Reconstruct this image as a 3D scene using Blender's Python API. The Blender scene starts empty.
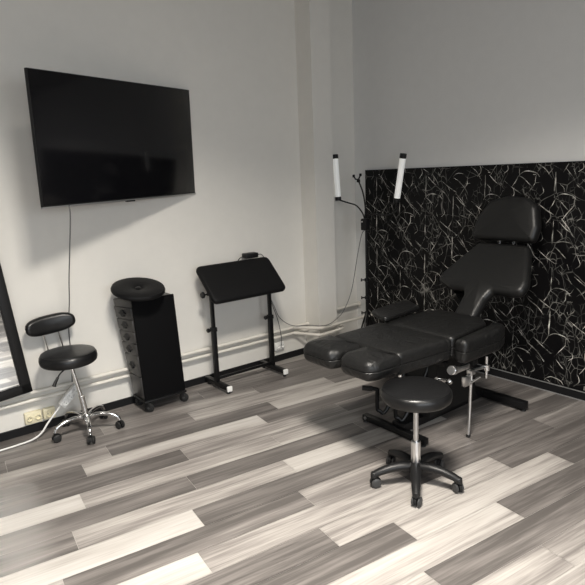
import bpy, bmesh, math, random
from mathutils import Vector, Matrix
random.seed(7)
SC = bpy.context.scene
COL = SC.collection
R = math.radians
PI = math.pi

# ------------------------------------------------------------------ camera
def setup_camera():
    yaw, pit, rol = R(38.07), R(11.775), R(-2.35)
    f = Vector((math.sin(yaw)*math.cos(pit), math.cos(yaw)*math.cos(pit), -math.sin(pit)))
    r = Vector((math.cos(yaw), -math.sin(yaw), 0)); u = r.cross(f)
    r2 = math.cos(rol)*r + math.sin(rol)*u; u2 = -math.sin(rol)*r + math.cos(rol)*u
    cd = bpy.data.cameras.new('camera'); co = bpy.data.objects.new('camera', cd); COL.objects.link(co)
    m = Matrix((r2, u2, -f)).transposed().to_4x4(); m.translation = Vector((0, 0, 1.5))
    co.matrix_world = m
    cd.sensor_width = 36; cd.sensor_fit = 'HORIZONTAL'; cd.lens = 568.2/585*36
    cd.clip_start = .05
    SC.camera = co
setup_camera()

# ------------------------------------------------------------------ world, lights, exposure
w = bpy.data.worlds.new('world'); SC.world = w; w.use_nodes = True
w.node_tree.nodes['Background'].inputs[0].default_value = (.75, .85, 1, 1)
w.node_tree.nodes['Background'].inputs[1].default_value = .6
SC.view_settings.view_transform = 'Standard'
SC.view_settings.look = 'None'
SC.view_settings.gamma = 1
SC.view_settings.use_curve_mapping = False
SC.view_settings.exposure = 0.0

def area(name, loc, aim, sx, sy, power, col=(1, 1, 1), spread=180):
    d = bpy.data.lights.new(name, 'AREA'); d.shape = 'RECTANGLE'; d.size = sx; d.size_y = sy
    d.energy = power; d.color = col; d.spread = R(spread)
    o = bpy.data.objects.new(name, d); COL.objects.link(o); o.location = loc
    o.rotation_euler = Vector(aim).to_track_quat('-Z', 'Y').to_euler()
    return o
LZ = 3.3     # ceiling height
# ceiling panels (the lamp light of each LED panel) and daylight coming down through the rear windows
PANELS = [(0.9, 0.9), (-1.0, 0.9), (0.9, -1.3)]
area('panel_light', (0.9, 0.9, LZ-.06), (0, 0, -1), .58, .58, 130, (1, .94, .85), 125)
area('panel_light', (-1.0, 0.9, LZ-.06), (0, 0, -1), .58, .58, 12, (1, .965, .91), 125)
area('panel_light', (0.9, -1.3, LZ-.06), (0, 0, -1), .58, .58, 35, (1, .965, .91), 125)
area('window_light', (-.9, -2.5, 1.7), (.35, 1, -.55), 1.3, 1.5, 36, (.9, .95, 1), 130)
area('window_light', (1.1, -2.5, 1.7), (.0, 1, -.45), 1.3, 1.5, 20, (.9, .95, 1), 130)

# ------------------------------------------------------------------ materials
def mat(name, col, rough=.5, metal=0, spec=.5, emit=0):
    m = bpy.data.materials.new(name); m.use_nodes = True
    b = m.node_tree.nodes['Principled BSDF']
    b.inputs['Base Color'].default_value = (*col, 1); b.inputs['Roughness'].default_value = rough
    b.inputs['Metallic'].default_value = metal; b.inputs['Specular IOR Level'].default_value = spec
    if emit:
        b.inputs['Emission Color'].default_value = (*col, 1); b.inputs['Emission Strength'].default_value = emit
    return m
def nd(m, t, **kw):
    n = m.node_tree.nodes.new(t)
    for k, v in kw.items(): setattr(n, k, v)
    return n
def lk(m, a, b): m.node_tree.links.new(a, b)
def bsdf(m): return m.node_tree.nodes['Principled BSDF']
def add_noise(m, scale, bump=.1, dist=.002, var=0, detail=4, stretch=None, rvar=0):
    tc = nd(m, 'ShaderNodeTexCoord'); n = nd(m, 'ShaderNodeTexNoise'); n.inputs['Scale'].default_value = scale
    n.inputs['Detail'].default_value = detail
    src = tc.outputs['Object']
    if stretch:
        mp = nd(m, 'ShaderNodeMapping'); mp.inputs['Scale'].default_value = stretch
        lk(m, src, mp.inputs[0]); src = mp.outputs[0]
    lk(m, src, n.inputs['Vector'])
    if bump:
        b = nd(m, 'ShaderNodeBump'); b.inputs['Strength'].default_value = bump; b.inputs['Distance'].default_value = dist
        lk(m, n.outputs['Fac'], b.inputs['Height']); lk(m, b.outputs[0], bsdf(m).inputs['Normal'])
    if var:
        c = bsdf(m).inputs['Base Color'].default_value[:3]
        cr = nd(m, 'ShaderNodeValToRGB')
        cr.color_ramp.elements[0].position = .3; cr.color_ramp.elements[1].position = .7
        cr.color_ramp.elements[0].color = (*[x*(1-var) for x in c], 1)
        cr.color_ramp.elements[1].color = (*[min(1, x*(1+var)) for x in c], 1)
        lk(m, n.outputs['Fac'], cr.inputs[0]); lk(m, cr.outputs[0], bsdf(m).inputs['Base Color'])
    return m
M = {}
M['wall'] = add_noise(mat('warm_wall_paint', (.74, .72, .675), .7), 14, .12, .004, .012)
M['wall2'] = add_noise(mat('cool_wall_paint', (.70, .70, .69), .7), 14, .12, .004, .012)
M['ceil'] = mat('low_bounce_ceiling_grey', (.42, .42, .41), .8)  # unseen ceiling, darkened to hold back bounced light
M['wall3'] = mat('low_bounce_wall_grey', (.30, .30, .30), .8)  # unseen near and back walls, made dark grey to weaken the fill light
M['base'] = add_noise(mat('black_baseboard', (.009, .009, .010), .5, 0, .25), 40, .05)
M['bead'] = mat('aluminium_bead', (.42, .42, .42), .4, .6)
M['pipe'] = add_noise(mat('painted_pipe', (.74, .71, .65), .4), 30, .05)
def leather(name, col, rough, bump=.35):
    m = mat(name, col, rough, 0, .45)
    tc = nd(m, 'ShaderNodeTexCoord')
    a = nd(m, 'ShaderNodeTexNoise'); a.inputs['Scale'].default_value = 13; a.inputs['Detail'].default_value = 3; a.inputs['Distortion'].default_value = 1.2
    v = nd(m, 'ShaderNodeTexVoronoi'); v.inputs['Scale'].default_value = 420
    lk(m, tc.outputs['Object'], a.inputs['Vector']); lk(m, tc.outputs['Object'], v.inputs['Vector'])
    b1 = nd(m, 'ShaderNodeBump'); b1.inputs['Strength'].default_value = bump; b1.inputs['Distance'].default_value = .02
    b2 = nd(m, 'ShaderNodeBump'); b2.inputs['Strength'].default_value = .15; b2.inputs['Distance'].default_value = .0006
    lk(m, a.outputs['Fac'], b1.inputs['Height']); lk(m, v.outputs['Distance'], b2.inputs['Height'])
    lk(m, b1.outputs[0], b2.inputs['Normal']); lk(m, b2.outputs[0], bsdf(m).inputs['Normal'])
    return m
M['leather'] = leather('black_leather', (.007, .007, .007), .42, .42)
M['leather_b'] = leather('taut_black_leather', (.008, .008, .008), .40, .06)
M['leather_s'] = leather('smooth_black_leather', (.006, .006, .0065), .34, .08)
M['cloth'] = leather('matte_black_vinyl', (.004, .004, .0045), .6, .1)
bsdf(M['cloth']).inputs['Specular IOR Level'].default_value = .2
M['black'] = add_noise(mat('black_plastic', (.006, .006, .0065), .45, 0, .35), 60, .04)
M['steel_b'] = add_noise(mat('black_painted_steel', (.005, .005, .0055), .42, 0, .35), 60, .04)
M['nylon'] = add_noise(mat('black_nylon', (.009, .009, .0095), .42, 0, .35), 60, .05)
M['chrome'] = add_noise(mat('chrome', (.78, .78, .78), .14, 1), 60, .02)
M['silver'] = add_noise(mat('brushed_silver', (.62, .62, .62), .33, 1), 60, .04)
M['bright'] = add_noise(mat('polished_silver', (.88, .88, .88), .28, 1), 60, .02)
M['rubber'] = add_noise(mat('dark_rubber', (.012, .012, .012), .6), 60, .05)
M['wheelgrey'] = add_noise(mat('grey_wheel_hub', (.035, .035, .036), .5), 60, .03)
M['screen'] = add_noise(mat('dark_screen_glass', (.004, .004, .005), .12, 0, .35), 3, .0, 0, .05)
M['ivory'] = add_noise(mat('ivory_plastic', (.78, .72, .52), .4), 60, .02)
M['white'] = add_noise(mat('white_plastic', (.8, .8, .78), .4), 60, .02)
M['dark'] = mat('dark_recess', (.01, .01, .01), .7)
M['tube'] = mat('lamp_diffuser', (.95, .95, .92), .4, 0, .5, .22)
M['mirror'] = mat('mirror_silvering', (.72, .73, .72), .02, 1)
M['cordgrey'] = mat('grey_cord', (.12, .12, .12), .5)
M['led'] = mat('led_panel', (1, .96, .9), .5, 0, .5, 6)
M['cab'] = add_noise(mat('black_cabinet_side', (.035, .033, .032), .4), 10, .3, .002, .35)
M['cabfront'] = add_noise(mat('matte_black_cabinet_panel', (.004, .004, .0045), .75, 0, .08), 60, .03)
M['glass'] = mat('window_glass', (1, 1, 1), .02); bsdf(M['glass']).inputs['Transmission Weight'].default_value = 1

def floor_mat():
    m = mat('grey_plank_vinyl', (.3, .3, .3), .38, 0, .4)
    at = nd(m, 'ShaderNodeAttribute'); at.attribute_name = 'tone'
    uv = nd(m, 'ShaderNodeUVMap'); uv.uv_map = 'plank'
    mp = nd(m, 'ShaderNodeMapping'); mp.inputs['Scale'].default_value = (.9, 10, 1)
    lk(m, uv.outputs[0], mp.inputs[0])
    n1 = nd(m, 'ShaderNodeTexNoise'); n1.inputs['Scale'].default_value = 1.0; n1.inputs['Detail'].default_value = 2.5; n1.inputs['Distortion'].default_value = .3
    lk(m, mp.outputs[0], n1.inputs['Vector'])
    mp2 = nd(m, 'ShaderNodeMapping'); mp2.inputs['Scale'].default_value = (5, 130, 1)
    lk(m, uv.outputs[0], mp2.inputs[0])
    n2 = nd(m, 'ShaderNodeTexNoise'); n2.inputs['Scale'].default_value = 1.0; n2.inputs['Detail'].default_value = 5
    lk(m, mp2.outputs[0], n2.inputs['Vector'])
    sep = nd(m, 'ShaderNodeSeparateColor'); lk(m, at.outputs['Color'], sep.inputs[0])
    def mth(op, a, b):
        x = nd(m, 'ShaderNodeMath', operation=op)
        for i, q in enumerate((a, b)):
            if isinstance(q, (int, float)): x.inputs[i].default_value = q
            else: lk(m, q, x.inputs[i])
        return x.outputs[0]
    a = mth('MULTIPLY', mth('SUBTRACT', n1.outputs['Fac'], .5), 1.15)
    b = mth('MULTIPLY', mth('SUBTRACT', n2.outputs['Fac'], .5), .55)
    mp3 = nd(m, 'ShaderNodeMapping'); mp3.inputs['Scale'].default_value = (2.2, 42, 1); mp3.inputs['Location'].default_value = (5, 3, 0)
    lk(m, uv.outputs[0], mp3.inputs[0])
    n3 = nd(m, 'ShaderNodeTexNoise'); n3.inputs['Scale'].default_value = 1.0; n3.inputs['Detail'].default_value = 3
    lk(m, mp3.outputs[0], n3.inputs['Vector'])
    c = mth('MULTIPLY', mth('SUBTRACT', n3.outputs['Fac'], .5), .55)
    base = mth('ADD', mth('MULTIPLY', sep.outputs[0], .76), .08)
    t = mth('ADD', mth('ADD', mth('ADD', base, a), b), c)
    cr = nd(m, 'ShaderNodeValToRGB'); e = cr.color_ramp.elements
    e[0].position = 0.0; e[0].color = (.095, .086, .081, 1)
    e[1].position = 1.0; e[1].color = (.52, .50, .475, 1)
    x = e.new(.35); x.color = (.205, .187, .176, 1)
    x = e.new(.65); x.color = (.39, .365, .34, 1)
    lk(m, t, cr.inputs[0]); lk(m, cr.outputs[0], bsdf(m).inputs['Base Color'])
    bp = nd(m, 'ShaderNodeBump'); bp.inputs['Strength'].default_value = .15; bp.inputs['Distance'].default_value = .002
    lk(m, n2.outputs['Fac'], bp.inputs['Height']); lk(m, bp.outputs[0], bsdf(m).inputs['Normal'])
    return m
M['floor'] = floor_mat()

def marble_mat():
    m = mat('black_marble', (.01, .01, .011), .35, 0, .15)
    tc = nd(m, 'ShaderNodeTexCoord')
    def mth(op, a, b=0.0):
        x = nd(m, 'ShaderNodeMath', operation=op)
        for i, q in enumerate((a, b)):
            if isinstance(q, (int, float)): x.inputs[i].default_value = q
            else: lk(m, q, x.inputs[i])
        return x.outputs[0]
    def warp(vec, sc, amt):
        n = nd(m, 'ShaderNodeTexNoise'); n.inputs['Scale'].default_value = sc; n.inputs['Detail'].default_value = 2
        lk(m, vec, n.inputs['Vector'])
        s = nd(m, 'ShaderNodeVectorMath', operation='SUBTRACT'); lk(m, n.outputs['Color'], s.inputs[0]); s.inputs[1].default_value = (.5, .5, .5)
        k = nd(m, 'ShaderNodeVectorMath', operation='SCALE'); lk(m, s.outputs[0], k.inputs[0]); k.inputs['Scale'].default_value = amt
        a = nd(m, 'ShaderNodeVectorMath', operation='ADD'); lk(m, vec, a.inputs[0]); lk(m, k.outputs[0], a.inputs[1])
        return a.outputs[0]
    def layer(sc, width, wsc, wamt, msc, m0, m1, gain, stretch=(1, 1, 1), off=0):
        mp = nd(m, 'ShaderNodeMapping'); mp.inputs['Scale'].default_value = stretch; mp.inputs['Location'].default_value = (0, off, off*1.7)
        lk(m, tc.outputs['Object'], mp.inputs[0])
        v = nd(m, 'ShaderNodeTexVoronoi', feature='DISTANCE_TO_EDGE'); v.inputs['Scale'].default_value = sc
        lk(m, warp(mp.outputs[0], wsc, wamt), v.inputs['Vector'])
        r = nd(m, 'ShaderNodeMapRange', interpolation_type='SMOOTHSTEP'); r.inputs['From Min'].default_value = 0; r.inputs['From Max'].default_value = width
        r.inputs['To Min'].default_value = 1; r.inputs['To Max'].default_value = 0
        lk(m, v.outputs['Distance'], r.inputs['Value'])
        n = nd(m, 'ShaderNodeTexNoise'); n.inputs['Scale'].default_value = msc; n.inputs['Detail'].default_value = 2
        lk(m, mp.outputs[0], n.inputs['Vector'])
        k = nd(m, 'ShaderNodeMapRange'); k.inputs['From Min'].default_value = m0; k.inputs['From Max'].default_value = m1
        lk(m, n.outputs['Fac'], k.inputs['Value'])
        return mth('MULTIPLY', mth('MULTIPLY', r.outputs[0], k.outputs[0]), gain)
    b = layer(7, .016, 3.5, .10, 9, .44, .70, .35, (1, 1, 1), 3.1)
    d = layer(24, .035, 12, .04, 8, .46, .78, .42, (1, 1, .6), 1.9)
    s = mth('MINIMUM', mth('ADD', b, d), 1.0)
    mx = nd(m, 'ShaderNodeMixRGB'); mx.inputs[1].default_value = (.005, .0048, .0052, 1); mx.inputs[2].default_value = (.8, .78, .72, 1)
    lk(m, s, mx.inputs[0]); lk(m, mx.outputs[0], bsdf(m).inputs['Base Color'])
    return m
M['marble'] = marble_mat()
def vein_mat():
    m = mat('marble_vein', (.6, .58, .53), .4, 0, .3)
    tc = nd(m, 'ShaderNodeTexCoord'); n = nd(m, 'ShaderNodeTexNoise'); n.inputs['Scale'].default_value = 17; n.inputs['Detail'].default_value = 3
    lk(m, tc.outputs['Object'], n.inputs['Vector'])
    cr = nd(m, 'ShaderNodeValToRGB'); e = cr.color_ramp.elements
    e[0].position = .38; e[0].color = (.012, .012, .012, 1); e[1].position = .67; e[1].color = (.95, .92, .85, 1)
    x = e.new(.53); x.color = (.36, .35, .32, 1)
    lk(m, n.outputs['Fac'], cr.inputs[0]); lk(m, cr.outputs[0], bsdf(m).inputs['Base Color'])
    return m
M['vein'] = vein_mat()

# ------------------------------------------------------------------ mesh helpers
def NB(): return bmesh.new()
def T(x=0, y=0, z=0): return Matrix.Translation((x, y, z))
def RX(a): return Matrix.Rotation(R(a), 4, 'X')
def RY(a): return Matrix.Rotation(R(a), 4, 'Y')
def RZ(a): return Matrix.Rotation(R(a), 4, 'Z')
def link(name, bm, m, parent=None, smooth=True, angle=35):
    me = bpy.data.meshes.new(name)
    bmesh.ops.recalc_face_normals(bm, faces=bm.faces)
    if smooth:
        for f in bm.faces: f.smooth = True
        for e in bm.edges:
            if len(e.link_faces) == 2 and e.calc_face_angle(0) > R(angle): e.smooth = False
    bm.to_mesh(me); bm.free()
    for x in (m if isinstance(m, (list, tuple)) else [m]): me.materials.append(M[x])
    o = bpy.data.objects.new(name, me); COL.objects.link(o)
    if parent: o.parent = parent
    return o
def tag(o, label, cat, group=None, kind=None):
    o['label'] = label; o['category'] = cat
    if group: o['group'] = group
    if kind: o['kind'] = kind
    return o
def thing(name, label, cat, loc=(0, 0, 0), rz=0, group=None):
    o = bpy.data.objects.new(name, None); COL.objects.link(o); o.empty_display_size = .1
    o.location = loc; o.rotation_euler = (0, 0, R(rz))
    return tag(o, label, cat, group)
def struct(name, bm, m, smooth=False):
    o = link(name, bm, m, None, smooth); o['kind'] = 'structure'; return o
def setmi(bm, n0, mi):
    bm.faces.ensure_lookup_table()
    for f in bm.faces[n0:]: f.material_index = mi
def box(bm, a, b, bev=0, mx=None, seg=2):
    """box between corners a and b, bevelled"""
    n0 = len(bm.faces)
    t = NB()
    bmesh.ops.create_cube(t, size=1)
    s = [abs(b[i]-a[i]) for i in range(3)]; c = [(a[i]+b[i])/2 for i in range(3)]
    bmesh.ops.transform(t, matrix=T(*c) @ Matrix.Diagonal((*s, 1)), verts=t.verts)
    if bev: bmesh.ops.bevel(t, geom=t.edges[:], offset=min(bev, min(s)*.49), segments=seg, profile=.5, affect='EDGES')
    if mx is not None: bmesh.ops.transform(t, matrix=mx, verts=t.verts)
    merge(bm, t); return n0
def merge(bm, t):
    mp = {v: bm.verts.new(v.co) for v in t.verts}
    for f in t.faces:
        try: bm.faces.new([mp[v] for v in f.verts]).material_index = f.material_index
        except ValueError: pass
    t.free()
def lathe(bm, prof, mx=None, n=32, cap=True):
    """revolve (r, z) profile about Z"""
    mx = mx or Matrix()
    rings = []
    for r, z in prof:
        if r < 1e-6: rings.append([bm.verts.new(mx @ Vector((0, 0, z)))])
        else: rings.append([bm.verts.new(mx @ Vector((r*math.cos(2*PI*i/n), r*math.sin(2*PI*i/n), z))) for i in range(n)])
    for A, B in zip(rings, rings[1:]):
        for i in range(n):
            j = (i+1) % n
            if len(A) == 1 and len(B) == 1: continue
            if len(A) == 1: bm.faces.new((A[0], B[i], B[j]))
            elif len(B) == 1: bm.faces.new((A[i], A[j], B[0]))
            else: bm.faces.new((A[i], A[j], B[j], B[i]))
    if cap:
        for Rg in (rings[0], rings[-1]):
            if len(Rg) > 2: bm.faces.new(Rg)
def cyl(bm, p, q, r, r2=None, n=16, bev=0):
    p = Vector(p); q = Vector(q); d = q-p; L = d.length
    mx = Matrix.Translation(p) @ d.to_track_quat('Z', 'Y').to_matrix().to_4x4()
    r2 = r if r2 is None else r2
    if bev: prof = [(r-bev, 0), (r, bev), (r2, L-bev), (r2-bev, L)]
    else: prof = [(r, 0), (r2, L)]
    lathe(bm, prof, mx, n)
def catmull(pts, k=8):
    P = [Vector(p) for p in pts]
    if len(P) < 3: return P
    P = [2*P[0]-P[1]] + P + [2*P[-1]-P[-2]]
    out = []
    for i in range(1, len(P)-2):
        a, b, c, d = P[i-1:i+3]
        for j in range(k):
            t = j/k
            out.append(.5*((2*b)+(c-a)*t+(2*a-5*b+4*c-d)*t*t+(3*b-a-3*c+d)*t**3))
    out.append(P[-2]); return out
def tube(bm, pts, r, n=10, smooth=True, k=8, rad=None):
    """round tube through the points; rad gives a radius for each end"""
    P = catmull(pts, k) if smooth else [Vector(p) for p in pts]
    up = Vector((0, 0, 1)); prev = None; rings = []
    for i, p in enumerate(P):
        d = (P[min(i+1, len(P)-1)]-P[max(i-1, 0)]).normalized()
        if prev is None:
            a = d.cross(up)
            if a.length < .05: a = d.cross(Vector((1, 0, 0)))
        else: a = prev - d*prev.dot(d)
        a.normalize(); b = d.cross(a); prev = a
        rr = r if rad is None else rad[0]+(rad[1]-rad[0])*i/(len(P)-1)
        rings.append([bm.verts.new(p+a*rr*math.cos(2*PI*j/n)+b*rr*math.sin(2*PI*j/n)) for j in range(n)])
    for A, B in zip(rings, rings[1:]):
        for j in range(n): bm.faces.new((A[j], A[(j+1) % n], B[(j+1) % n], B[j]))
    bm.faces.new(rings[0]); bm.faces.new(rings[-1])
def round_poly(pts, rad, n=6):
    """round the corners of a polygon; rad: one radius or one per corner"""
    out = []; N = len(pts)
    for i in range(N):
        p = Vector(pts[i]); a = Vector(pts[i-1]); b = Vector(pts[(i+1) % N])
        r = rad[i] if isinstance(rad, (list, tuple)) else rad
        u = (a-p).normalized(); v = (b-p).normalized()
        ang = u.angle(v); t = min(r/math.tan(ang/2), (a-p).length*.48, (b-p).length*.48)
        s, e = p+u*t, p+v*t
        for k in range(n+1):
            q = k/n; out.append((1-q)**2*s+2*q*(1-q)*p+q*q*e)
    return out
def pad(bm, outline, th, rr, mx=None, crown=.008, c=None, seam=False, n=5, tuft=None):
    """upholstered cushion: outline in XY, thickness in Z (0 = bottom), round rim, domed top"""
    mx = mx or Matrix(); P = [Vector((p[0], p[1])) for p in outline]; N = len(P)
    area2 = sum(P[i-1].x*P[i].y-P[i].x*P[i-1].y for i in range(N))
    if area2 < 0: P.reverse()
    nr = []
    for i in range(N):
        d = (P[(i+1) % N]-P[i-1]).normalized(); nr.append(Vector((d.y, -d.x)))
    cc = Vector(c) if c else sum(P, Vector((0, 0)))/N
    rings = []
    def ring(inset, z): rings.append([bm.verts.new(mx @ Vector((*(P[i]-nr[i]*inset), z))) for i in range(N)])
    ring(rr, 0)
    for k in range(1, n+1):
        a = PI/2*k/n; ring(rr*(1-math.sin(a)), rr*(1-math.cos(a)))
    if seam:
        zc = th*.5
        ring(0, zc-.004); ring(.004, zc); ring(0, zc+.004)
    for k in range(0, n+1):
        a = PI/2*k/n; ring(rr*(1-math.cos(a)), th-rr+rr*math.sin(a))
    base = [P[i]-nr[i]*rr for i in range(N)]
    for s in (.88, .72, .5, .25):
        z = th+crown*(1-s*s)
        rings.append([bm.verts.new(mx @ Vector((*(cc+(q-cc)*s), z))) for q in base])
    for A, B in zip(rings, rings[1:]):
        for j in range(N): bm.faces.new((A[j], A[(j+1) % N], B[(j+1) % N], B[j]))
    bm.faces.new(rings[0][::-1])
    zc = th+crown+(tuft or 0)
    cv = bm.verts.new(mx @ Vector((*cc, zc)))
    for j in range(N): bm.faces.new((rings[-1][j], rings[-1][(j+1) % N], cv))
def rect(x0, y0, x1, y1): return [(x0, y0), (x1, y0), (x1, y1), (x0, y1)]
def prism(bm, poly, z0, z1, mx=None):
    mx = mx or Matrix()
    A = [bm.verts.new(mx @ Vector((p[0], p[1], z0))) for p in poly]; B = [bm.verts.new(mx @ Vector((p[0], p[1], z1))) for p in poly]
    bm.faces.new(A[::-1]); bm.faces.new(B)
    for i in range(len(A)): bm.faces.new((A[i-1], A[i], B[i], B[i-1]))

# ------------------------------------------------------------------ room shell
XR, YL, XB, YB = 3.56, 3.6, -2.4, -2.6
def build_floor():
    th = R(-6.91); ct, st = math.cos(th), math.sin(th)
    W, V0, L = .1508, 1.085, 1.078
    rows = {  # row: (a joint position, {plank number counted from that joint: tone})
        -1: (1.10, {-1: .3, 0: .7, 1: .35}), 0: (1.862, {-1: .75, 0: .7, -2: .3}), 1: (1.370, {-1: .8, 0: .2, 1: .5}),
        2: (1.966, {-1: .85, 0: .2, -2: .4}), 3: (1.485, {-1: .2, 0: .82, 1: .22, -2: .8}),
        4: (1.197, {-1: .22, 0: .75, 1: .2}), 5: (.698, {-1: .95, 0: .75, 1: .2, 2: .62}),
        6: (.200, {-1: .85, 0: .3, 1: .62, 2: .2, 3: .3}), 7: (.794, {-1: .97, 0: .25, 1: .45, 2: .55, -2: .5}),
        8: (.293, {-1: .35, 0: .78, 1: .88, 2: .22, 3: .4}), 9: (.881, {-1: .38, 0: .2, 1: .5, 2: .3}),
        10: (.384, {-1: .98, 0: .75, 1: .72, 2: .3, 3: .3}), 11: (.963, {-1: .3, 0: .68, 1: .45, 2: .3}),
        12: (.457, {-1: .45, 0: .82, 1: .22, 2: .5}), 13: (.620, {-1: .68, 0: .2, 1: .85, 2: .3}),
        14: (.108, {-1: .3, 0: .5, 1: .78, 2: .3}), 15: (.655, {-1: .5, 0: .68, 1: .4, 2: .5}),
        16: (.30, {-1: .4, 0: .35, 1: .3, 2: .3}), 17: (.85, {-1: .45, 0: .5, 1: .35, 2: .5})}
    bm = NB(); lay = bm.loops.layers.color.new('tone'); uvl = bm.loops.layers.uv.new('plank')
    rnd = random.Random(3)
    for k in range(-30, 22):
        j0, tn = rows.get(k, (rnd.uniform(0, 1.07), {}))
        v0, v1 = V0+k*W, V0+(k+1)*W
        for n in range(-5, 6):
            u0, u1 = j0+n*L, j0+(n+1)*L
            t = tn.get(n, rnd.choice((.2, .3, .5, .75, .85))); g = .0008
            q = [(u0+g, v0+g), (u1-g, v0+g), (u1-g, v1-g), (u0+g, v1-g)]
            vs = [bm.verts.new((u*ct-v*st, u*st+v*ct, 0)) for u, v in q]
            f = bm.faces.new(vs)
            ou, ov = rnd.uniform(0, 60), rnd.uniform(0, 60)
            for l, (u, v) in zip(f.loops, q):
                l[lay] = (t, t, t, 1); l[uvl].uv = (u+ou, v+ov)
    for co, no in (((XR+.05, 0, 0), (1, 0, 0)), ((XB-.05, 0, 0), (-1, 0, 0)), ((0, YL+.05, 0), (0, 1, 0)), ((0, YB-.05, 0), (0, -1, 0))):
        bmesh.ops.bisect_plane(bm, geom=bm.verts[:]+bm.edges[:]+bm.faces[:], plane_co=co, plane_no=no, clear_outer=True)
    n0 = len(bm.faces)
    box(bm, (XB-.05, YB-.05, -.12), (XR+.05, YL+.05, -.0015)); setmi(bm, n0, 1)
    o = struct('floor', bm, ['floor', 'dark'])
build_floor()
def sbox(name, a, b, m, bev=0):
    bm = NB(); box(bm, a, b, bev); return struct(name, bm, m, bool(bev))
sbox('ceiling', (XB-.1, YB-.1, LZ), (XR+.1, YL+.1, LZ+.1), 'ceil')
sbox('wall_left', (XB-.1, YL, 0), (XR+.1, YL+.12, LZ), 'wall')
sbox('wall_right', (XR, YB-.1, 0), (XR+.12, YL, LZ), 'wall2')
sbox('wall_near', (XB-.12, YB-.1, 0), (XB, YL, LZ), 'wall3')
# rear wall with two window openings
WIN = [(-1.55, -.25), (.45, 1.75)]
bm = NB()
xs = [XB, WIN[0][0], WIN[0][1], WIN[1][0], WIN[1][1], XR]
for i in range(0, 6, 2): box(bm, (xs[i], YB-.12, 0), (xs[i+1], YB, LZ))
for a, b in WIN: box(bm, (a, YB-.12, 0), (b, YB, .9)); box(bm, (a, YB-.12, 2.5), (b, YB, LZ))
struct('wall_back', bm, 'wall3')
for i, (a, b) in enumerate(WIN):
    bm = NB()
    for q in ((a, a+.06), (b-.06, b), ((a+b)/2-.03, (a+b)/2+.03)): box(bm, (q[0], YB-.09, .9), (q[1], YB-.03, 2.5), .006)
    for z in (.9, 2.44): box(bm, (a, YB-.09, z), (b, YB-.03, z+.06), .006)
    o = struct('window_%d' % (i+1), bm, 'white')
# pilaster on the left wall near the corner
sbox('trim_1', (2.95, 3.425, 0), (3.145, YL, LZ), 'wall')
o = bpy.data.objects['trim_1']; o.name = 'wall_pilaster'
# baseboards
bm = NB(); box(bm, (XB, YL-.012, 0), (2.938, YL, .052), .002)
struct('baseboard_left', bm, 'base')
bm = NB(); box(bm, (2.938, 3.425, 0), (2.95, YL-.012, .052), .002); box(bm, (2.938, 3.413, 0), (3.157, 3.425, .052), .002); box(bm, (3.145, 3.425, 0), (3.157, YL, .052), .002)
box(bm, (3.157, YL-.012, 0), (XR, YL, .052), .002)
struct('baseboard_pilaster', bm, 'base')
bm = NB(); box(bm, (XR-.014, YB, .004), (XR, YL-.012, .058), .002); n0 = len(bm.faces)
box(bm, (XR-.018, YB, .058), (XR, YL-.012, .064)); box(bm, (XR-.018, YB, 0), (XR, YL-.012, .006)); setmi(bm, n0, 1)
struct('baseboard_right', bm, ['base', 'bead'])
# LED ceiling panels out of the frame
for i, (x, y) in enumerate(PANELS):
    t = thing('ceiling_light', 'square white LED ceiling panel ' + ['in front of the television', 'above the mirror side of the room', 'nearest the rear windows'][i], 'ceiling light', (x, y, LZ), 0, 'LED ceiling panels')
    bm = NB()
    for a, b in (((-.31, -.31), (.31, -.29)), ((-.31, .29), (.31, .31)), ((-.31, -.29), (-.29, .29)), ((.29, -.29), (.31, .29))):
        box(bm, (*a, -.03), (*b, 0), .003)
    link('frame', bm, 'white', t)
    bm = NB(); box(bm, (-.29, -.29, -.025), (.29, .29, -.005)); link('diffuser', bm, 'led', t)

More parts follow.
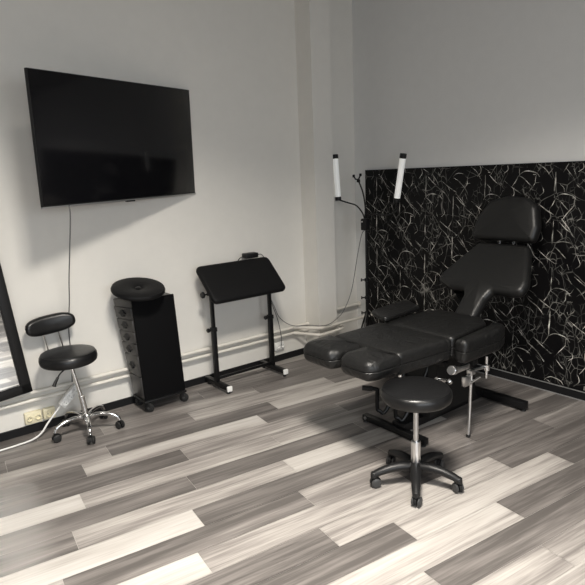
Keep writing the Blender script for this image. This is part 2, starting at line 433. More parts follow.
# ------------------------------------------------------------------ marble wall panel
def marble_panel():
    y0, y1, z0, z1 = -.4, 3.458, .066, 1.507
    bm = NB(); box(bm, (XR-.020, y0, z0), (XR-.002, y1, z1), .001)
    # printed vein motif, metres: (points as u to the right, v up; width)
    mot = [([(0, .165), (.001, .10), (-.002, .05), (0, 0)], .0052), ([(0, 0), (.035, .021), (.077, .021), (.119, .007), (.14, -.018)], .0034),
           ([(0, -.004), (.035, -.025), (.063, -.053), (.091, -.08)], .0032), ([(0, 0), (-.018, -.038), (-.042, -.074)], .0030),
           ([(-.105, -.032), (-.042, -.080), (.028, -.123)], .0030), ([(.119, .007), (.115, -.032), (.112, -.052), (.077, -.10), (.049, -.143)], .0030),
           ([(.112, -.052), (.147, -.049)], .0036), ([(.119, .007), (.143, .052)], .0026), ([(.073, .160), (.075, .12)], .0040),
           ([(-.205, .0), (-.16, -.047), (-.122, -.072)], .0030), ([(.105, -.12), (.119, -.155)], .0034), ([(.070, -.155), (.072, -.198)], .0036),
           ([(-.105, .10), (-.08, .04), (-.11, .01)], .0022), ([(.02, .10), (.05, .07), (.055, .045)], .0020),
           ([(-.042, -.074), (-.03, -.12), (-.06, -.16)], .0024), ([(-.21, .03), (-.16, -.03), (-.13, -.08), (-.07, -.125), (-.02, -.19)], .0030), ([(.108, .002), (.128, .004)], .0080), ([(.02, -.123), (.034, -.125)], .0070)]
    def ribbon(pts, w):
        P = catmull([Vector((p[0], p[1], 0)) for p in pts], 5)
        for i in range(len(P)-1):
            a, b = P[i], P[i+1]
            if not all(y0+.004 < q.x < y1-.004 and z0+.004 < q.y < z1-.004 for q in (a, b)): continue
            d = (b-a)
            if d.length < 1e-5: continue
            d.normalize(); nn = Vector((-d.y, d.x, 0))
            n = len(P)-1
            wa = w*.5*(.45+.9*math.sin(PI*i/n)); wb = w*.5*(.45+.9*math.sin(PI*(i+1)/n))
            q = [a+nn*wa, a-nn*wa, b-nn*wb, b+nn*wb]
            f = bm.faces.new([bm.verts.new((XR-.0204, v.x, v.y)) for v in q]); f.material_index = 1
    rnd = random.Random(11)
    for c in range(0, 16):
        yc = 3.325-c*.2535; flip = 1
        for k in range(-1, 7):
            zc = 1.285-k*.298-(.15 if c % 2 else 0)
            for pts, w in mot:
                j = lambda a: rnd.uniform(-a, a)
                dx, dz, sq = j(.006), j(.006), 1+j(.12)
                if rnd.random() < .12: continue
                ribbon([(yc-u*flip*sq+dx, zc+v*.97+dz) for u, v in pts], w*rnd.uniform(.7, 1.3))
    return tag(link('marble_panel', bm, ['marble', 'vein'], None, False), 'black marble wall panel with white veins behind the tattoo chair', 'wall panel')
marble_panel()

# ------------------------------------------------------------------ heating pipes
bm = NB()
PY = YL-.035
tube(bm, [(XB+.01, PY, .262), (2.6, PY, .262), (2.78, PY, .262), (2.915, 3.40, .262), (3.0, 3.385, .262), (3.2, 3.385, .262), (XR-.02, 3.385, .262)], .012, 12, True, 6)
for x in (-1.6, -.5, .35, 1.25, 2.3): cyl(bm, (x, YL, .262), (x, PY, .262), .005)
tag(link('heating_pipe', bm, 'pipe'), 'upper white heating pipe running along the left wall, across the pilaster to the corner', 'pipe', 'painted heating pipes')
bm = NB()
tube(bm, [(XB+.01, PY, .214), (2.6, PY, .214), (2.78, PY, .214), (2.915, 3.40, .205), (3.0, 3.385, .205), (3.12, 3.385, .208), (3.20, 3.41, .208), (3.23, 3.5, .208), (3.23, YL-.004, .208)], .012, 12, True, 6)
for x in (-1.6, -.5, .35, 1.25, 2.3): cyl(bm, (x, YL, .214), (x, PY, .214), .005)
tag(link('heating_pipe', bm, 'pipe'), 'lower white heating pipe running along the left wall and ending behind the pilaster', 'pipe', 'painted heating pipes')
bm = NB()
tube(bm, [(3.147, PY, .33), (3.35, PY, .33), (XR-.004, PY, .33)], .013, 12, True, 4)
lathe(bm, [(.012, 0), (.026, 0), (.022, .01), (.012, .012)], T(XR-.016, PY, .33) @ RY(90), 16)
tag(link('heating_pipe', bm, 'pipe'), 'short white pipe entering the right wall in the recess beside the pilaster', 'pipe', 'painted heating pipes')

# ------------------------------------------------------------------ television
def television():
    t = thing('television', 'large black flat television tilted out from the wall on an arm', 'television', (0, 0, 0))
    a, b, g = R(21.226), R(1.633), R(.7)
    Pc = Vector((1.415, 3.362, 1.730))
    X = Vector((math.cos(a), math.sin(a), 0)); N = Vector((math.sin(a), -math.cos(a), 0)); Z = Vector((0, 0, 1))
    Z2 = math.cos(b)*Z+math.sin(b)*N; X2 = math.cos(g)*X+math.sin(g)*Z2; Z3 = -math.sin(g)*X+math.cos(g)*Z2
    N2 = X2.cross(Z3)
    W = TVW
    H = W*9/16
    mx = Matrix((X2, Z3, N2)).transposed().to_4x4(); mx.translation = Pc
    t.matrix_world = mx      # local: x right, y up, z towards the viewer
    w, h = W/2, H/2
    bm = NB(); box(bm, (-w, -h, -.022), (w, h, -.002), .004); box(bm, (-w*.62, -h*.85, -.06), (w*.62, h*.25, -.02), .012)
    link('housing', bm, 'black', t)
    bm = NB(); box(bm, (-w+.006, -h+.012, -.004), (w-.006, h-.006, 0.0), .0005); link('screen', bm, 'screen', t)
    bm = NB(); box(bm, (-w, -h-.004, -.02), (w, -h+.005, .001), .001); o = link('bottom_trim', bm, 'silver', t); o['label'] = 'thin metallic lower edge'
    bm = NB(); box(bm, (-.035, -h-.010, -.012), (.035, -h-.002, .003), .002); link('sensor_tab', bm, 'black', t)
    # folding arm back to the wall, in world space brought into local space
    inv = mx.inverted()
    bm = NB(); box(bm, (-.15, -.12, -.075), (.15, .12, -.058), .003)
    A = inv @ Vector((Pc.x+.05, 3.45, Pc.z)); B = inv @ Vector((Pc.x+.22, YL-.012, Pc.z))
    tube(bm, [Vector((0, 0, -.07)), A, B], .018, 8, False)
    bx = NB(); box(bx, (Pc.x+.12, YL-.014, Pc.z-.12), (Pc.x+.32, YL-.001, Pc.z+.12), .003, inv); merge(bm, bx)
    link('wall_mount', bm, 'steel_b', t)
    return t
TVW = 1.23
tv = television()
def child_tube(t, name, pts, r, m):
    bm = NB(); tube(bm, pts, r, 8)
    bmesh.ops.transform(bm, matrix=t.matrix_basis.inverted(), verts=bm.verts)
    return link(name, bm, m, t)
child_tube(tv, 'power_cord', [(.992, 3.205, 1.385), (.995, 3.225, 1.30), (1.003, 3.40, .96), (1.017, 3.50, .80), (1.018, YL-.012, .6), (1.012, YL-.013, .42), (.985, YL-.06, .275)], .0035, 'cordgrey')

# ------------------------------------------------------------------ floor mirror at the left edge
def mirror():
    t = thing('standing_mirror', 'black framed mirror leaning on the wall at the left edge of the room', 'mirror')
    W, H, fw, d = .56, 1.5, .062, .03
    mx = T(.745, 3.50, .292) @ RX(-2.2) @ RY(-5.0)
    t.matrix_world = mx   # local: x along wall (0 = right edge), z up, y into the wall
    bm = NB()
    for a, b in (((-W, 0, 0), (0, d, fw)), ((-W, 0, H-fw), (0, d, H))): box(bm, a, b, .006)
    for a, b in (((-W, 0, 0), (-W+fw, d, H)), ((-fw, 0, 0), (0, d, H))): box(bm, a, b, .006)
    link('frame', bm, 'black', t)
    bm = NB()
    for a, b in (((-W+fw-.008, -.004, fw-.008), (-fw+.008, .004, fw)), ((-fw, -.004, fw-.008), (-fw+.008, .004, H-fw+.008)), ((-W+fw-.008, -.004, fw-.008), (-W+fw, .004, H-fw+.008))): box(bm, a, b, .002)
    link('inner_lip', bm, 'nylon', t)
    bm = NB(); box(bm, (-W+fw-.005, .008, fw-.005), (-fw+.005, .014, H-fw+.005)); link('glass', bm, 'mirror', t, False)
    bm = NB(); box(bm, (-W+.01, .016, .01), (-.01, d-.002, H-.01)); link('backing', bm, 'dark', t, False)
mirror()

# ------------------------------------------------------------------ sockets
def socket(x0, x1, z0, z1, n, label, m='ivory', group=None, y=YL):
    t = thing('wall_socket', label, 'socket', ((x0+x1)/2, y, (z0+z1)/2))
    w, h = (x1-x0)/2, (z1-z0)/2
    bm = NB(); box(bm, (-w, -.03, -h), (w, 0, h), .006); link('housing', bm, m, t)
    for i in range(n):
        cx = -w+(2*i+1)*w/n; r = min(h, w/n)*.68
        bm = NB(); lathe(bm, [(r, -.002), (r, .009), (r*.86, .010), (r*.80, .0006), (0, .0006)], T(cx, -.030, 0) @ RX(90), 24)
        rc = link('outlet', bm, m, t)
        bm = NB()
        for s in (-1, 1): cyl(bm, (cx+s*r*.42, -.0295, 0), (cx+s*r*.42, -.0312, 0), r*.13, n=10)
        link('pin_hole', bm, 'wheelgrey', rc)
    return t
socket(.693, .792, .064, .138, 2, 'ivory double wall socket low on the wall beside the mirror')
socket(.800, .872, .066, .136, 1, 'single ivory wall socket next to the double socket with a white cable passing')
socket(2.60, 2.69, .10, .165, 2, 'white wall socket low on the wall behind the padded work stand', 'white')
def power_strip():
    a = math.atan2(.105, .115)
    t = thing('power_strip', 'white three-way power strip hanging at a slant behind the chrome stool', 'power strip', (.893, 3.525, .155))
    t.rotation_euler = (R(0), -a, 0)
    L = .155
    bm = NB(); box(bm, (0, -.04, -.026), (L, 0, .026), .008); link('housing', bm, 'white', t)
    t.rotation_mode = 'XYZ'
    for i in range(3):
        cx = .03+i*.045
        bm = NB(); lathe(bm, [(.0195, -.002), (.0195, .006), (.0165, .007), (.015, .0006), (0, .0006)], T(cx, -.040, 0) @ RX(90), 20); rc = link('outlet', bm, 'white', t)
        bm = NB()
        for s in (-1, 1): cyl(bm, (cx, -.0395, s*.0075), (cx, -.0412, s*.0075), .0024, n=8)
        link('pin_hole', bm, 'wheelgrey', rc)
    o = child_tube(t, 'cable', [(.897, 3.513, .160), (.855, 3.50, .125), (.80, 3.49, .075), (.755, 3.48, .03), (.70, 3.47, .008), (.6, 3.455, .007), (.48, 3.45, .007), (.2, 3.43, .007), (-.3, 3.40, .007)], .0055, 'white')
    o['label'] = 'thick white cable running to the floor and off to the left'
power_strip()

# ------------------------------------------------------------------ casters and stools
def caster(t, x, y, ang, top=.062, wr=.025, yoke='black', wheel='rubber'):
    """twin-wheel caster; returns the housing part"""
    mx = T(x, y, 0) @ RZ(ang)
    bm = NB()
    cyl(bm, mx @ Vector((0, 0, wr+.006)), mx @ Vector((0, 0, top)), .006)
    prof = []
    n = 10
    hood = [(math.cos(PI*i/n)*(wr+.004), math.sin(PI*i/n)*(wr+.004)) for i in range(n+1)]
    inner = [(math.cos(PI*i/n)*(wr-.008), math.sin(PI*i/n)*(wr-.008)) for i in range(n, -1, -1)]
    tb = NB(); prism(tb, hood+inner, -.006, .006, mx @ T(.008, 0, wr) @ RX(90)); merge(bm, tb)
    h = link('caster', bm, yoke, t)
    for s in (-1, 1):
        bm = NB()
        lathe(bm, [(0, -.007), (wr*.55, -.008), (wr-.003, -.006), (wr, -.003), (wr, .003), (wr-.003, .006), (wr*.55, .008), (0, .007)], mx @ T(.008, s*.0145, wr) @ RX(90), 20)
        link('wheel', bm, wheel, h)
    return h
def round_seat(t, r, z0, z1, c=(0, 0), m='leather_s'):
    bm = NB(); h = z1-z0; x, y = c
    prof = [(r-.03, 0), (r-.012, .002), (r-.003, .010), (r, .022), (r+.001, h*.5), (r-.001, h-.020), (r-.008, h-.008), (r-.016, h-.003), (r-.022, h-.001), (r-.06, h), (r*.4, h+.002), (0, h+.002)]
    lathe(bm, prof, T(x, y, z0), 56)
    s = link('seat', bm, m, t)
    bm = NB(); lathe(bm, [(r-.0155, 0), (r-.0135, .0022), (r-.0105, .0022), (r-.010, 0)], T(x, y, z1-.0065), 56, False); link('piping', bm, m, s)
    bm = NB(); lathe(bm, [(.03, -.022), (.08, -.02), (.09, -.004), (.09, 0)], T(x, y, z0), 24); link('mounting_plate', bm, 'steel_b', t)
    return s
def front_stool():
    t = thing('rolling_stool', 'round black padded stool on a black five-star base in front of the tattoo chair', 'stool', (2.0, 1.64, 0))
    round_seat(t, .166, .430, .496)
    bm = NB(); cyl(bm, (0, 0, .20), (0, 0, .41), .0125, n=20); link('gas_rod', bm, 'silver', t)
    bm = NB(); lathe(bm, [(.021, .085), (.023, .10), (.023, .215), (.021, .222), (.013, .222)], Matrix(), 24)
    o = link('cylinder_sleeve', bm, 'bright', t); o['label'] = 'polished silver cylinder sleeve'
    bm = NB(); lathe(bm, [(.022, .060), (.036, .062), (.040, .075), (.040, .098), (.032, .112), (.024, .114)], Matrix(), 28); link('hub', bm, 'nylon', t)
    for i in range(5):
        a = -140+72*i
        bm = NB()
        tube(bm, [(.02, 0, .092), (.07, 0, .096), (.13, 0, .090), (.18, 0, .076), (.214, 0, .062)], .02, 12, True, 5, (.025, .015))
        for v in bm.verts: v.co.y *= 1.15
        bmesh.ops.transform(bm, matrix=RZ(a), verts=bm.verts)
        cyl(bm, RZ(a) @ Vector((.208, 0, .05)), RZ(a) @ Vector((.208, 0, .078)), .017, .015, n=18, bev=.003)
        lg = link('base_leg', bm, 'nylon', t)
        p = RZ(a) @ Vector((.208, 0, 0)); caster(t, p.x, p.y, a+random.uniform(-60, 60)+180, .055, .024, 'nylon', 'wheelgrey')
front_stool()
def back_stool():
    t = thing('rolling_stool', 'small black stool with padded backrest on chrome five-star base by the left wall', 'stool', (.995, 3.365, 0))
    round_seat(t, .164, .452, .522, (-.055, .025))
    bm = NB(); tube(bm, [(-.050, .024, .45), (-.018, .01, .25), (0, 0, .12)], .011, 16, True, 4)
    link('gas_rod', bm, 'chrome', t)
    bm = NB(); tube(bm, [(-.014, .009, .235), (-.006, .004, .16), (0, 0, .075)], .017, 16, True, 4); lathe(bm, [(.012, .238), (.021, .236), (.021, .228), (.016, .226)], T(-.012, .008, 0), 20); link('cylinder_sleeve', bm, 'chrome', t)
    bm = NB(); lathe(bm, [(.015, .055), (.026, .058), (.03, .07), (.03, .105), (.022, .115), (.016, .116)], Matrix(), 24); link('hub', bm, 'chrome', t)
    for i in range(5):
        a = -104+72*i
        bm = NB(); tube(bm, [(.01, 0, .090), (.06, 0, .108), (.12, 0, .106), (.175, 0, .088), (.197, 0, .058)], .012, 12, True, 6, (.014, .0095))
        bmesh.ops.transform(bm, matrix=RZ(a), verts=bm.verts); link('base_leg', bm, 'chrome', t)
        p = RZ(a) @ Vector((.198, 0, 0)); caster(t, p.x, p.y, a+random.uniform(-50, 50)+180, .06, .024, 'black', 'rubber')
    # lever
    bm = NB(); tube(bm, [(-.05, 0, .445), (-.125, -.045, .425), (-.155, -.06, .40)], .004, 8); lv = link('height_lever', bm, 'steel_b', t)
    bm = NB(); tube(bm, [(-.15, -.057, .405), (-.172, -.068, .378), (-.182, -.075, .362)], .009, 10, True, 5, (.007, .012)); link('grip', bm, 'black', lv)
    # backrest
    bxc = -.10
    for s in (-1, 1):
        bm = NB(); tube(bm, [(bxc+s*.045+.03, .05, .445), (bxc+s*.045+.03, .15, .44), (bxc+s*.045+.025, .185, .485), (bxc+s*.045, .187, .64)], .0055, 10, True, 6); link('backrest_rod', bm, 'chrome', t)
    w, h = .145, .058
    out = [(w*math.copysign(abs(math.cos(q))**.62, math.cos(q)), h*math.copysign(abs(math.sin(q))**.8, math.sin(q))) for q in [2*PI*(i+.5)/48 for i in range(48)]]
    bm = NB(); pad(bm, out, .055, .026, None, .004)
    for v in bm.verts:   # curve around the sitter, face -y
        x, y, z = v.co; v.co = (x, -z-3.2*x*x*-1*-.35, y)
    bmesh.ops.transform(bm, matrix=T(bxc-.002, .185, .672) @ RX(-4) @ RY(-4.0), verts=bm.verts)
    link('backrest', bm, 'leather_s', t)
back_stool()

# ------------------------------------------------------------------ supply trolley
def flare(t):
    """the drawer side of the cabinet leans out towards the top at the back"""
    def walk(o):
        for c in o.children:
            yield c; yield from walk(c)
    for o in walk(t):
        if o.name.split('.')[0] in ('body', 'drawer', 'handle'):
            for v in o.data.vertices:
                if v.co.x < -.08: v.co.x -= .055*max(0, (v.co.y+.105)/.18)*max(0, (v.co.z-.1)/.65)
def settle(t):
    for o in [c for c in t.children] + [g for c in t.children for g in c.children]:
        if o.name.split('.')[0] in ('body', 'drawer', 'handle', 'front_panel'):
            for v in o.data.vertices: v.co.x -= .028*(v.co.z-.08)/.68
def trolley():
    t = thing('supply_trolley', 'tall black drawer trolley on four casters against the left wall', 'trolley', (1.52, 3.465, 0))
    x0, x1, y0, y1, z0, z1 = -.142, .146, -.105, .075, .078, .758
    bm = NB(); box(bm, (x0+.006, y0+.006, z0), (x1, y1, z1), .004); link('body', bm, 'cab', t)
    bm = NB(); box(bm, (x0, y0-.002, z0+.01), (x1+.002, y0+.01, z1+.004), .003); o = link('front_panel', bm, 'cabfront', t); o['label'] = 'flat matte black panel facing the room'
    # drawers open on the narrow left side
    edges = [.715, .635, .555, .475, .395, .25, .095]
    for i in range(6):
        a, b = edges[i+1]+.003, edges[i]-.003
        bm = NB(); box(bm, (x0-.006, y0+.014, a), (x0+.01, y1-.008, b), .004); d = link('drawer', bm, 'cab', t)
        if i < 5:
            zc = (a+b)/2; bm = NB()
            pr = [(-.035, .0), (-.014, .010), (-.010, .022), (.010, .022), (.014, .010), (.035, 0), (.014, -.010), (.010, -.022), (-.010, -.022), (-.014, -.010)]
            prism(bm, pr, 0, .010, T(x0-.006, (y0+y1)/2, zc) @ RZ(-90) @ RX(90)); link('handle', bm, 'dark', d, False)
    bm = NB(); box(bm, (x0-.008, y0-.006, .068), (x1+.008, y1+.006, .084), .004); link('base_plate', bm, 'black', t)
    for sx, sy in ((-.125, -.088), (.13, -.088), (-.125, .060), (.13, .060)):
        mx = T(sx, sy, 0) @ RZ(random.uniform(-50, 50)); bm = NB()
        cyl(bm, mx @ Vector((0, 0, .068)), mx @ Vector((0, 0, .072)), .018, n=14)
        for s in (-1, 1): box(bm, (-.012, s*.012-.002, .02), (.018, s*.012+.002, .07), .001, mx)
        h = link('caster', bm, 'black', t)
        bm = NB(); lathe(bm, [(0, -.009), (.018, -.009), (.030, -.007), (.033, 0), (.030, .007), (.018, .009), (0, .009)], mx @ T(.01, 0, .033) @ RX(90), 22); wl = link('wheel', bm, 'rubber', h)
        bm = NB()
        for s in (-1, 1): cyl(bm, mx @ Vector((.01, s*.0085, .033)), mx @ Vector((.01, s*.0155, .033)), .009, n=14)
        link('axle_cap', bm, 'wheelgrey', wl)
    flare(t)
    settle(t)
trolley()
def disc_cushion():
    t = thing('round_cushion', 'round black padded disc with centre button lying on top of the drawer trolley', 'cushion')
    t.matrix_world = T(1.415, 3.395, .808) @ RX(14)
    r = .168
    bm = NB(); lathe(bm, [(0, 0), (r-.02, 0), (r-.006, .004), (r, .014), (r, .02), (r-.006, .032), (r-.02, .037), (r*.6, .036), (.045, .032), (.028, .022), (0, .020)], Matrix(), 56); link('padding', bm, 'cloth', t)
    bm = NB(); lathe(bm, [(0, .020), (.016, .020), (.018, .027), (.012, .031), (0, .032)], Matrix(), 24); link('button', bm, 'black', t)
disc_cushion()

# ------------------------------------------------------------------ padded work stand
def work_stand():
    t = thing('padded_work_stand', 'black tilted padded armrest table on two T-foot legs against the left wall', 'work stand', (2.21, 3.42, 0))
    lx = (-.25, .25)
    for x in lx:
        bm = NB(); box(bm, (x-.016, -.006, .05), (x+.016, .026, .45), .003); lg = link('leg', bm, 'steel_b', t)
        bm = NB(); box(bm, (x-.012, -.002, .44), (x+.012, .022, .70), .002); link('inner_post', bm, 'steel_b', lg)
        bm = NB(); lathe(bm, [(.006, 0), (.006, .018), (.015, .02), (.016, .034), (.012, .038), (0, .038)], T(x-.014, .01, .44) @ RY(-90), 14)
        box(bm, (x-.02, -.01, .425), (x+.02, .03, .455), .003); link('clamp_knob', bm, 'black', lg)
        bm = NB(); box(bm, (x-.018, -.15, .022), (x+.018, .16, .055), .004); ft = link('foot', bm, 'steel_b', t)
        for ya, yb in ((-.165, -.148),):
            bm = NB(); box(bm, (x-.020, ya, .018), (x+.020, yb, .058), .005); o = link('end_cap', bm, 'white', ft); o['label'] = 'white plastic foot cap'
        for yy in (-.14, .13):
            bm = NB(); cyl(bm, (x, yy, 0), (x, yy, .024), .012, n=12); link('foot_pad', bm, 'rubber', ft)
    bm = NB(); box(bm, (lx[0], .004, .062), (lx[1], .018, .082), .002); link('crossbar', bm, 'steel_b', t)
    # tilted pad: front (low) y=-.14 z=.665, back (high) y=.10 z=.885
    ang = math.degrees(math.atan2(.225, .235))
    mx = T(-.013, -.135, .645) @ RX(ang)
    w, L = .312, .325
    out = round_poly(rect(-w, 0, w, L), .045, 7)
    bm = NB(); pad(bm, out, .045, .02, mx, .004, None, False); p = link('pad', bm, 'cloth', t)
    bm = NB(); box(bm, (-w+.05, .05, -.012), (w-.05, L-.05, .002), .002, mx); link('backing_board', bm, 'black', p)
    for x in lx:
        bm = NB()
        box(bm, (x-.014, .0, .655), (x+.014, .02, .75), .002); cyl(bm, (x-.03, .01, .70), (x+.03, .01, .70), .012, n=14)
        link('tilt_bracket', bm, 'steel_b', t)
    bm = NB(); cyl(bm, (lx[0]-.02, .01, .70), (lx[0]-.06, .01, .70), .006, n=10); lathe(bm, [(.008, 0), (.022, .004), (.024, .014), (.018, .022), (0, .023)], T(lx[0]-.055, .01, .70) @ RY(-90), 10); link('tilt_knob', bm, 'black', t)
work_stand()
def adapter():
    t = thing('power_supply', 'small black power supply box resting on the back edge of the padded stand', 'power supply')
    t.matrix_world = T(2.37, 3.525, .912) @ RZ(-4)
    bm = NB(); box(bm, (-.055, -.035, -.015), (.055, .03, .022), .006); link('case', bm, 'black', t)
    bm = NB(); tube(bm, [(-.05, -.01, 0), (-.08, -.02, .002), (-.10, 0, -.02), (-.10, .04, -.08)], .003, 8); link('lead', bm, 'black', t)
    return t
ad = adapter()
child_tube(ad, 'power_cord', [(2.425, 3.53, .91), (2.50, 3.55, .90), (2.545, 3.55, .80), (2.53, 3.56, .66), (2.57, 3.56, .52), (2.62, 3.55, .36), (2.64, 3.54, .22), (2.645, 3.555, .14)], .003, 'cordgrey')

# ------------------------------------------------------------------ lamp stand in the corner
def lamp_stand():
    t = thing('lamp_stand', 'black tripod lamp stand with two white tube lamps and a phone clamp in the corner', 'lamp stand', (3.33, 3.25, 0))
    bm = NB(); cyl(bm, (0, 0, .12), (0, 0, .62), .013, n=14); cyl(bm, (0, 0, .6), (0, 0, 1.05), .009, n=14); link('pole', bm, 'steel_b', t)
    for a in (200, 320, 80):
        d = Vector((math.cos(R(a)), math.sin(R(a)), 0)); bm = NB()
        tube(bm, [d*.014+Vector((0, 0, .34)), d*.17+Vector((0, 0, .012))], .007, 8, False)
        tube(bm, [d*.014+Vector((0, 0, .13)), d*.10+Vector((0, 0, .155))], .004, 8, False)
        lg = link('leg', bm, 'steel_b', t)
        bm = NB(); cyl(bm, d*.16+Vector((0, 0, .02)), d*.178+Vector((0, 0, .001)), .010, n=10); link('rubber_foot', bm, 'rubber', lg)
    for z in (.34, .47, .62):
        bm = NB(); lathe(bm, [(.014, -.014), (.019, -.012), (.019, .012), (.014, .014)], T(0, 0, z), 16)
        cyl(bm, (-.01, .01, z), (-.028, .026, z), .006, n=10); cyl(bm, (-.028, .026, z), (-.036, .034, z), .013, n=10)
        link('clamp', bm, 'black', t)
    bm = NB(); box(bm, (-.035, -.03, 1.03), (.02, .03, 1.125), .01); bx = link('switch_box', bm, 'black', t)
    bm = NB(); lathe(bm, [(0, 0), (.006, 0), (.006, .003), (0, .003)], T(-.035, .01, 1.10) @ RY(-90), 10); link('indicator', bm, 'white', bx)
    def neck(pts): 
        bm = NB(); tube(bm, pts, .006, 8); return link('gooseneck', bm, 'black', t)
    def lamp(p, q, label):
        p = Vector(p); q = Vector(q); d = (q-p).normalized()
        bm = NB(); cyl(bm, p+d*.02, q-d*.028, .023, n=20); o = link('lamp_tube', bm, 'tube', t); o['label'] = label
        bm = NB(); cyl(bm, p-d*.006, p+d*.026, .0255, n=20, bev=.003); link('end_cap', bm, 'black', o)
        bm = NB(); cyl(bm, q-d*.036, q, .0255, n=20, bev=.003); link('end_cap', bm, 'black', o)
    lamp((0, .320, 1.270), (0, .348, 1.645), 'left white tube lamp')
    neck([(-.01, .005, 1.12), (-.01, .03, 1.17), (-.005, .10, 1.225), (0, .19, 1.245), (0, .275, 1.262), (0, .318, 1.272)])
    lamp((0, -.325, 1.265), (0, -.392, 1.615), 'right white tube lamp')
    neck([(0, -.01, 1.12), (.01, -.05, 1.16), (.06, -.12, 1.15), (.07, -.2, 1.16), (.04, -.30, 1.20), (0, -.323, 1.263)])
    neck([(-.01, 0, 1.12), (-.005, .002, 1.22), (0, .03, 1.33), (0, .075, 1.42)])
    bm = NB()
    box(bm, (-.012, .068, 1.412), (.012, .088, 1.436), .003); 
    tube(bm, [(0, .13, 1.462), (0, .112, 1.438), (0, .076, 1.436), (0, .055, 1.470)], .006, 8, False); box(bm, (-.01, .125, 1.452), (.01, .137, 1.475), .003); box(bm, (-.01, .049, 1.46), (.01, .061, 1.482), .003)
    link('phone_clamp', bm, 'black', t)
    child_tube(t, 'power_cord', [(2.53, 3.57, .64), (2.603, 3.57, .476), (2.654, 3.565, .368), (2.76, 3.545, .288), (2.87, 3.47, .283), (2.925, 3.385, .283), (3.0, 3.366, .283), (3.09, 3.366, .314), (3.18, 3.375, .368), (3.265, 3.365, .526), (3.31, 3.33, .83), (3.29, 3.26, 1.0), (3.315, 3.235, 1.04)], .003, 'cordgrey')
lamp_stand()

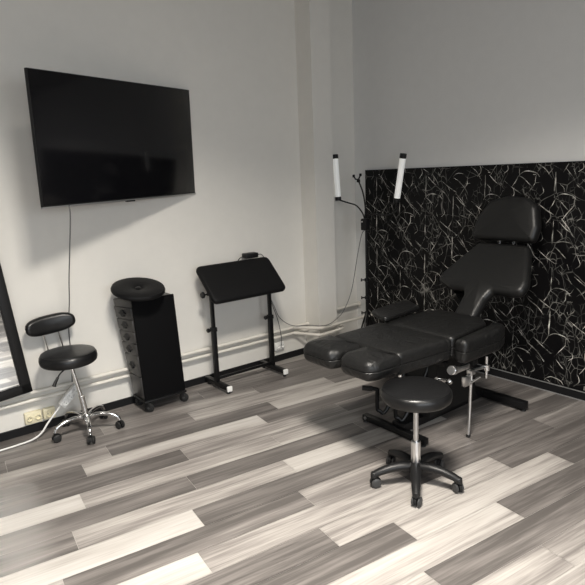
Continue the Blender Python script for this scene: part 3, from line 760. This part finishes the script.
# ------------------------------------------------------------------ tattoo chair
def tattoo_chair():
    t = thing('tattoo_chair', 'large black leather reclining tattoo chair with split leg rests', 'tattoo chair', (2.6, 2.04, 0))
    # local frame: x towards the head end, y towards the left wall, z up
    bm = NB()
    box(bm, (-.288, -.20, .010), (-.245, .272, .046), .005)
    link('front_crossbar', bm, 'steel_b', t)
    bm = NB(); box(bm, (.52, -.325, .015), (.57, .275, .062), .005); link('rear_crossbar', bm, 'steel_b', t)
    bm = NB(); box(bm, (-.255, -.03, .015), (.53, .06, .065), .005); link('base_beam', bm, 'steel_b', t)
    for x, y in ((-.272, -.18), (-.272, .255), (.545, -.305), (.545, .255)):
        bm = NB(); cyl(bm, (x, y, 0), (x, y, .017), .018, .014, n=16); link('levelling_foot', bm, 'rubber', t)
    bm = NB(); cyl(bm, (-.287, .245, .030), (-.292, .245, .030), .010, n=14); o = link('bolt', bm, 'silver', t)
    # lift housing
    bm = NB()
    prism(bm, [(-.10, .08), (.36, .08), (.30, .47), (.0, .47)], -.09, .13, T(0, 0, 0) @ RX(90) @ Matrix.Scale(-1, 4, (0, 0, 1)))
    link('lift_housing', bm, 'black', t)
    bm = NB(); box(bm, (-.12, -.02, .085), (.38, .05, .12), .004); link('lift_plate', bm, 'steel_b', t)
    # frame below the cushions
    bm = NB(); box(bm, (-.52, -.15, .445), (.36, -.11, .475), .004); box(bm, (-.52, .15, .445), (.36, .19, .475), .004)
    box(bm, (-.12, -.2, .425), (-.08, .24, .45), .003); box(bm, (.28, -.2, .425), (.32, .24, .45), .003); link('seat_frame', bm, 'steel_b', t)
    # bent tubes hanging under the leg section
    for y in (.185, .040):
        bm = NB()
        tube(bm, [(-.285, y+.05, .225), (-.25, y, .222), (-.245, y, .20), (-.245, y, .10), (-.235, y-.01, .084), (-.20, y-.03, .084), (-.05, y-.05, .30), (.0, y-.05, .40)], .012, 10, True, 5)
        tb = link('leg_rest_tube', bm, 'steel_b', t)
        bm = NB(); cyl(bm, (-.30, y+.07, .226), (-.262, y+.02, .224), .016, n=14, bev=.003); link('grip', bm, 'rubber', tb)
    # chrome posts carrying the leg cushions
    for y in (.14, -.155):
        bm = NB(); cyl(bm, (-.43, y, .40), (-.43, y, .49), .010, n=12); link('leg_rest_post', bm, 'chrome', t)
    # leg cushions
    def cushion(name, out, th, rr, mx, crown=.012, seam=True, c=None, m='leather'):
        bm = NB(); pad(bm, out, th, rr, mx, crown, c, seam)
        return link(name, bm, m, t)
    leg = lambda y0, y1: round_poly([(-.74, y0+.03), (-.74, y1-.03), (-.68, y1), (-.505, y1), (-.505, y0), (-.68, y0)], [.07, .07, .08, .03, .03, .08], 6)
    o = cushion('leg_rest', leg(.030, .300), .115, .045, T(0, 0, .488), .016); o['label'] = 'leg cushion nearer the left wall'
    o = cushion('leg_rest', leg(-.242, .005), .112, .045, T(0, 0, .492), .016); o['label'] = 'leg cushion nearer the front stool'
    # thigh section
    out = round_poly([(-.535, -.235), (-.125, -.265), (-.125, .262), (-.535, .258)], .035, 6)
    cushion('thigh_cushion', out, .125, .028, T(0, 0, .480) @ RY(0), .006)
    # seat
    out = round_poly([(-.118, -.255), (.28, -.20), (.36, -.12), (.36, .18), (.28, .24), (-.118, .262)], .04, 6)
    cushion('seat', out, .125, .024, T(0, 0, .480), .006)
    # arm rests
    out = round_poly(rect(-.118, -.425, .40, -.275), [.04, .07, .05, .03], 6)
    o = cushion('armrest', round_poly([(-.118, -.335), (.22, -.335), (.34, -.29), (.34, -.215), (-.118, -.262)], [.03, .06, .05, .04, .02], 6), .135, .03, T(0, 0, .465), .004)
    o = cushion('armrest', round_poly([(-.16, .20), (.21, .235), (.28, .41), (-.10, .37)], .03, 6), .035, .015, T(0, 0, .598) @ RX(3), .004); o['label'] = 'raised flat armrest nearer the left wall'
    bm = NB(); box(bm, (.0, .18, .45), (.04, .32, .47), .003); box(bm, (0.0, .29, .45), (.04, .32, .60), .003); link('armrest_bracket', bm, 'steel_b', t)
    bm = NB(); box(bm, (.0, -.31, .43), (.04, -.15, .468), .003); link('armrest_bracket', bm, 'steel_b', t)
    # backrest: plane climbing from (.33, .6) at 45 degrees
    sl = math.degrees(math.atan2(.42, .41))
    # local x of the pad = across (+ = toward left wall), local y = up the slope, z = towards the sitter
    vy = Vector((math.cos(R(sl)), 0, math.sin(R(sl)))); vx = Vector((0, -1, 0)); vz = vx.cross(vy)
    vx = Vector((0, -1, 0))
    def frame(o, up, th):
        z = vx.cross(up); m = Matrix((vx, up, z)).transposed().to_4x4(); m.translation = Vector(o)-z*th; return m
    TH = .075
    mx = frame((.33, 0, .60), vy, TH)
    out = [(-.078, -.01), (.074, -.01), (.080, .15), (.10, .205), (.22, .205), (.290, .225), (.298, .30), (.255, .42), (.190, .58), (-.165, .58), (-.245, .44), (-.325, .29), (-.325, .24), (-.21, .195), (-.10, .195), (-.080, .15)]
    cushion('backrest', round_poly(out, [.02, .02, .03, .02, .04, .05, .05, .05, .045, .045, .05, .05, .05, .04, .02, .03], 5), TH, .034, mx, .008, False, (0, .26), 'leather_b')
    # head rest
    v2 = Vector((.10, 0, .29)).normalized()
    mx = frame((.735, 0, 1.025), v2, .07)
    out = [(-.245, 0), (.215, 0), (.228, .10), (.190, .235), (.12, .285), (-.02, .300), (-.150, .265), (-.215, .15)]
    cushion('headrest', round_poly(out, [.05, .04, .06, .07, .07, .07, .07, .07], 6), .085, .036, mx, .010, False, None, 'leather_b')
    bm = NB()
    box(bm, (.36, -.05, .50), (.40, .06, .56), .004); tube(bm, [(.36, 0, .50), (.50, 0, .62), (.76, 0, .90)], .016, 10, False); link('backrest_support', bm, 'steel_b', t)
    bm = NB(); tube(bm, [(.70, .05, .86), (.79, .05, 1.0), (.84, .05, 1.12)], .008, 8); tube(bm, [(.70, -.05, .86), (.79, -.05, 1.0), (.84, -.05, 1.12)], .008, 8); link('headrest_rod', bm, 'chrome', t)
    # chrome clamp bracket with drop rod on the near side
    y = -.285
    bm = NB(); tube(bm, [(.015, y, .398), (.01, y, .3), (0.005, y, .15), (-.002, y, .008)], .009, 12); dr = link('drop_rod', bm, 'bright', t)
    bm = NB(); lathe(bm, [(.012, .0), (.013, .014), (.009, .016)], T(-.002, y, 0), 14); link('rod_tip', bm, 'rubber', dr)
    bm = NB(); cyl(bm, (.0, y, .395), (.155, y, .378), .009, n=12); box(bm, (-.16, y-.012, .415), (-.02, y+.012, .445), .004); box(bm, (-.01, y-.016, .37), (.03, y+.016, .40), .003)
    br = link('clamp_bracket', bm, 'bright', t)
    bm = NB(); cyl(bm, (.16, y, .31), (.16, y, .44), .009, n=12); lathe(bm, [(.014, -.02), (.02, -.016), (.02, .016), (.014, .02)], T(.16, y, .375), 16); link('clamp_post', bm, 'chrome', br)
    bm = NB(); cyl(bm, (-.20, y-.02, .452), (-.16, y-.01, .44), .025, n=16, bev=.004); link('clamp_knob', bm, 'bright', br)
    bm = NB(); cyl(bm, (-.27, y+.02, .41), (-.215, y+.01, .392), .012, n=12); lathe(bm, [(0, 0), (.016, .002), (.02, .012), (.016, .022), (0, .024)], T(-.20, y, .375) @ RY(60), 16); link('clamp_knob', bm, 'chrome', br)
    bm = NB(); box(bm, (-.06, y-.012, .315), (-.01, y+.012, .372), .004); link('clamp_jaw', bm, 'bright', br)
    bm = NB(); cyl(bm, (-.02, y-.014, .33), (.05, y-.03, .352), .008, n=12); link('wing_screw', bm, 'chrome', br)
tattoo_chair()
